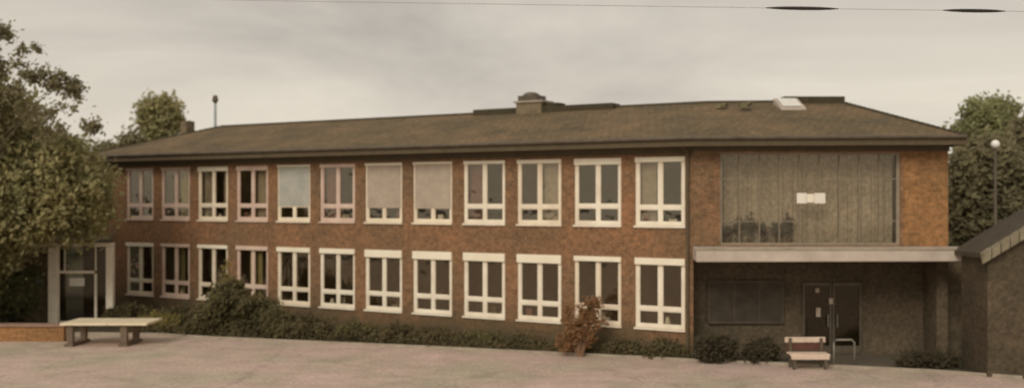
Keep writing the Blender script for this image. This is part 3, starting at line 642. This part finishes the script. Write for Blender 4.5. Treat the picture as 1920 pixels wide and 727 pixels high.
shrub(668,.3,80,596,M['leaf_bed'],'shrub','low green shrub between the sixth and seventh lower windows',n=120)
shrub(740,.4,70,604,M['leaf_brown'],'shrub','brownish low shrub under the seventh lower window',n=90)
shrub(815,.4,70,608,M['leaf_brown'],'shrub','dark low shrub under the eighth lower window',n=90)
shrub(895,.4,70,618,M['leaf_bed'],'shrub','small green shrub under the ninth lower window',n=70)
shrub(975,.4,70,626,M['leaf_brown'],'shrub','rusty brown shrub under the tenth lower window',n=70)
shrub(1180,.5,70,630,M['leaf_brown'],'shrub','brown shrub under the twelfth lower window',n=70)
shrub(1250,.5,70,634,M['leaf_brown'],'shrub','dark green shrub near the corner of the stair wing',n=70)
# dry orange plant
Yo = 33.35
t = thing('dry_shrub', 'straggly dry shrub with orange-tan leaves in front of the eleventh lower window', 'shrub', (PX(1088,Yo),Yo,0))
pts, cl = cloud([blob(1095,625,Yo,36,28,1.3,14), blob(1105,590,Yo,34,26,.8,12), blob(1078,600,Yo,26,34,.6,12), blob(1062,640,Yo,20,26,.5,10), blob(1110,560,Yo,20,16,.3,8)], 115, 15, .065)
leaf_mesh('foliage', pts[pts[:,2]>.05], .065, M['leaf_orange'], t)
q = MB()
for c_ in cl[:46]: q.tube([(PX(1088,Yo)+random.uniform(-.08,.08),Yo,0),tuple(Vector((PX(1088,Yo),Yo,0)).lerp(Vector(c_),.55)+Vector((0,0,.1))),tuple(c_)],[.022,.014,.006],5)
q.build('stem', mat('tan_stems', (.30,.19,.11), (.2,.12,.07)), t)
# dark hedge along the foot of the recess
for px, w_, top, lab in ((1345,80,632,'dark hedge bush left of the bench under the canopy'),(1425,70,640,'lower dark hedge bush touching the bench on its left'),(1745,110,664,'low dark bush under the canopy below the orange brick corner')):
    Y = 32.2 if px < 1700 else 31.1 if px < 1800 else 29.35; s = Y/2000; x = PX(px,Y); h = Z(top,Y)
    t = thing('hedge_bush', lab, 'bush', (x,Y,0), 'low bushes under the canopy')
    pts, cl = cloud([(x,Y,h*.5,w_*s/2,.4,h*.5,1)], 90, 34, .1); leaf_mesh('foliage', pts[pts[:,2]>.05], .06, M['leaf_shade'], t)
# ground cover in the bed
gp = []
for _ in range(26000):
    px = random.uniform(225, 1290); kk = random.uniform(.02,.95); y = None
    gp.append((px,kk))
e = np.array(edge); G_ = []
for px, kk in gp:
    y = 38.0 - (px-300)*5.5/1000
    for _ in range(6):
        x = PX(px,y); yk = np.interp(x, e[:,0], e[:,1]); yw = 33.33-.12 + (x-4.62)*(-.507/.862); y = (yk+.05)*(1-kk)+yw*kk
    x = PX(px,y); G_.append((x, y, .05+abs(rng.normal())*(.16 if px<700 else .10)))
tag(leaf_mesh('ground_cover', np.array(G_), .06, M['leaf_brown'], None), kind='stuff', label='olive-brown ground cover plants filling the bed along the school wall', cat='ground cover')
# far wood beyond the site (keeps the horizon closed from other viewpoints)
fw = []
for k in range(90):
    x = -170+k*3.9+random.uniform(-1,1); y = 95+random.uniform(-6,6)+ (0 if abs(x)<60 else 0); h = random.uniform(4,6.2)
    fw.append((x,y,h*.5,3.6,2.5,h*.5,1))
pts,_ = cloud(fw, 2600, 18, .5); o = leaf_mesh('distant_wood', pts, .42, M['leaf_dark'], None)
tag(o, 'dark distant wood on the horizon behind the school', 'wood', kind='stuff')

# ------------------------------------------------------------ sky, sun, camera
SUN_EL, SUN_AZ = 33, 203      # azimuth clockwise from +Y: behind the camera, to the left
wd = bpy.data.worlds.new('World'); bpy.context.scene.world = wd; wd.use_nodes = True
nt = wd.node_tree; N = nt.nodes; L = nt.links; N.clear()
out_ = N.new('ShaderNodeOutputWorld'); bg = N.new('ShaderNodeBackground'); bg.inputs['Strength'].default_value = .117
sky = N.new('ShaderNodeTexSky'); sky.sky_type = 'NISHITA'; sky.sun_disc = False; sky.sun_elevation = R(SUN_EL); sky.sun_rotation = R(SUN_AZ); sky.dust_density = 5
tc = N.new('ShaderNodeTexCoord'); mp = N.new('ShaderNodeMapping'); mp.inputs['Scale'].default_value = (1,1,3.2); mp.inputs['Location'].default_value = (.35,.2,.4)
L.new(tc.outputs['Generated'], mp.inputs[0])
n = N.new('ShaderNodeTexNoise'); n.inputs['Scale'].default_value = 2.3; n.inputs['Detail'].default_value = 7; n.inputs['Roughness'].default_value = .56; n.inputs['Distortion'].default_value = .5
L.new(mp.outputs[0], n.inputs['Vector'])
sep = N.new('ShaderNodeSeparateXYZ'); L.new(tc.outputs['Generated'], sep.inputs[0])
mr = N.new('ShaderNodeMapRange'); mr.inputs['From Min'].default_value = .0; mr.inputs['From Max'].default_value = .2; mr.inputs['To Min'].default_value = .24; mr.inputs['To Max'].default_value = -.04
L.new(sep.outputs['Z'], mr.inputs['Value'])
ad = N.new('ShaderNodeMath'); ad.operation = 'ADD'; L.new(n.outputs['Fac'], ad.inputs[0]); L.new(mr.outputs[0], ad.inputs[1])
rp = N.new('ShaderNodeValToRGB'); e_ = rp.color_ramp.elements
e_[0].position = .36; e_[0].color = (4.2,3.8,3.35,1); e_[1].position = .78; e_[1].color = (7.1,6.45,5.4,1)
L.new(ad.outputs[0], rp.inputs[0])
mx = N.new('ShaderNodeMix'); mx.data_type = 'RGBA'; mx.inputs['Factor'].default_value = .95
L.new(sky.outputs[0], mx.inputs[6]); L.new(rp.outputs[0], mx.inputs[7]); L.new(mx.outputs[2], bg.inputs[0]); L.new(bg.outputs[0], out_.inputs[0])
sd = bpy.data.lights.new('sun', 'SUN'); sd.energy = 1.6; sd.angle = R(28); sd.color = (1,.93,.82)
so = bpy.data.objects.new('sun', sd); C.objects.link(so)
az, el = R(SUN_AZ), R(SUN_EL); dirv = Vector((math.sin(az)*math.cos(el), math.cos(az)*math.cos(el), math.sin(el)))
so.rotation_euler = (-dirv).to_track_quat('-Z','Y').to_euler(); so.location = (0,0,30)
cd = bpy.data.cameras.new('camera'); cd.sensor_width = 36; cd.lens = 36*2000/1920; cd.shift_y = 11.5/1920; cd.clip_end = 2000; cd.clip_start = .1
cd.dof.use_dof = True; cd.dof.focus_distance = 13.0; cd.dof.aperture_fstop = .85
co = bpy.data.objects.new('camera', cd); C.objects.link(co); co.location = (0,0,CAM_H); co.rotation_euler = (R(90),0,0)
sc = bpy.context.scene; sc.camera = co
sc.view_settings.view_transform = 'Standard'; sc.view_settings.look = 'None'; sc.view_settings.exposure = 0
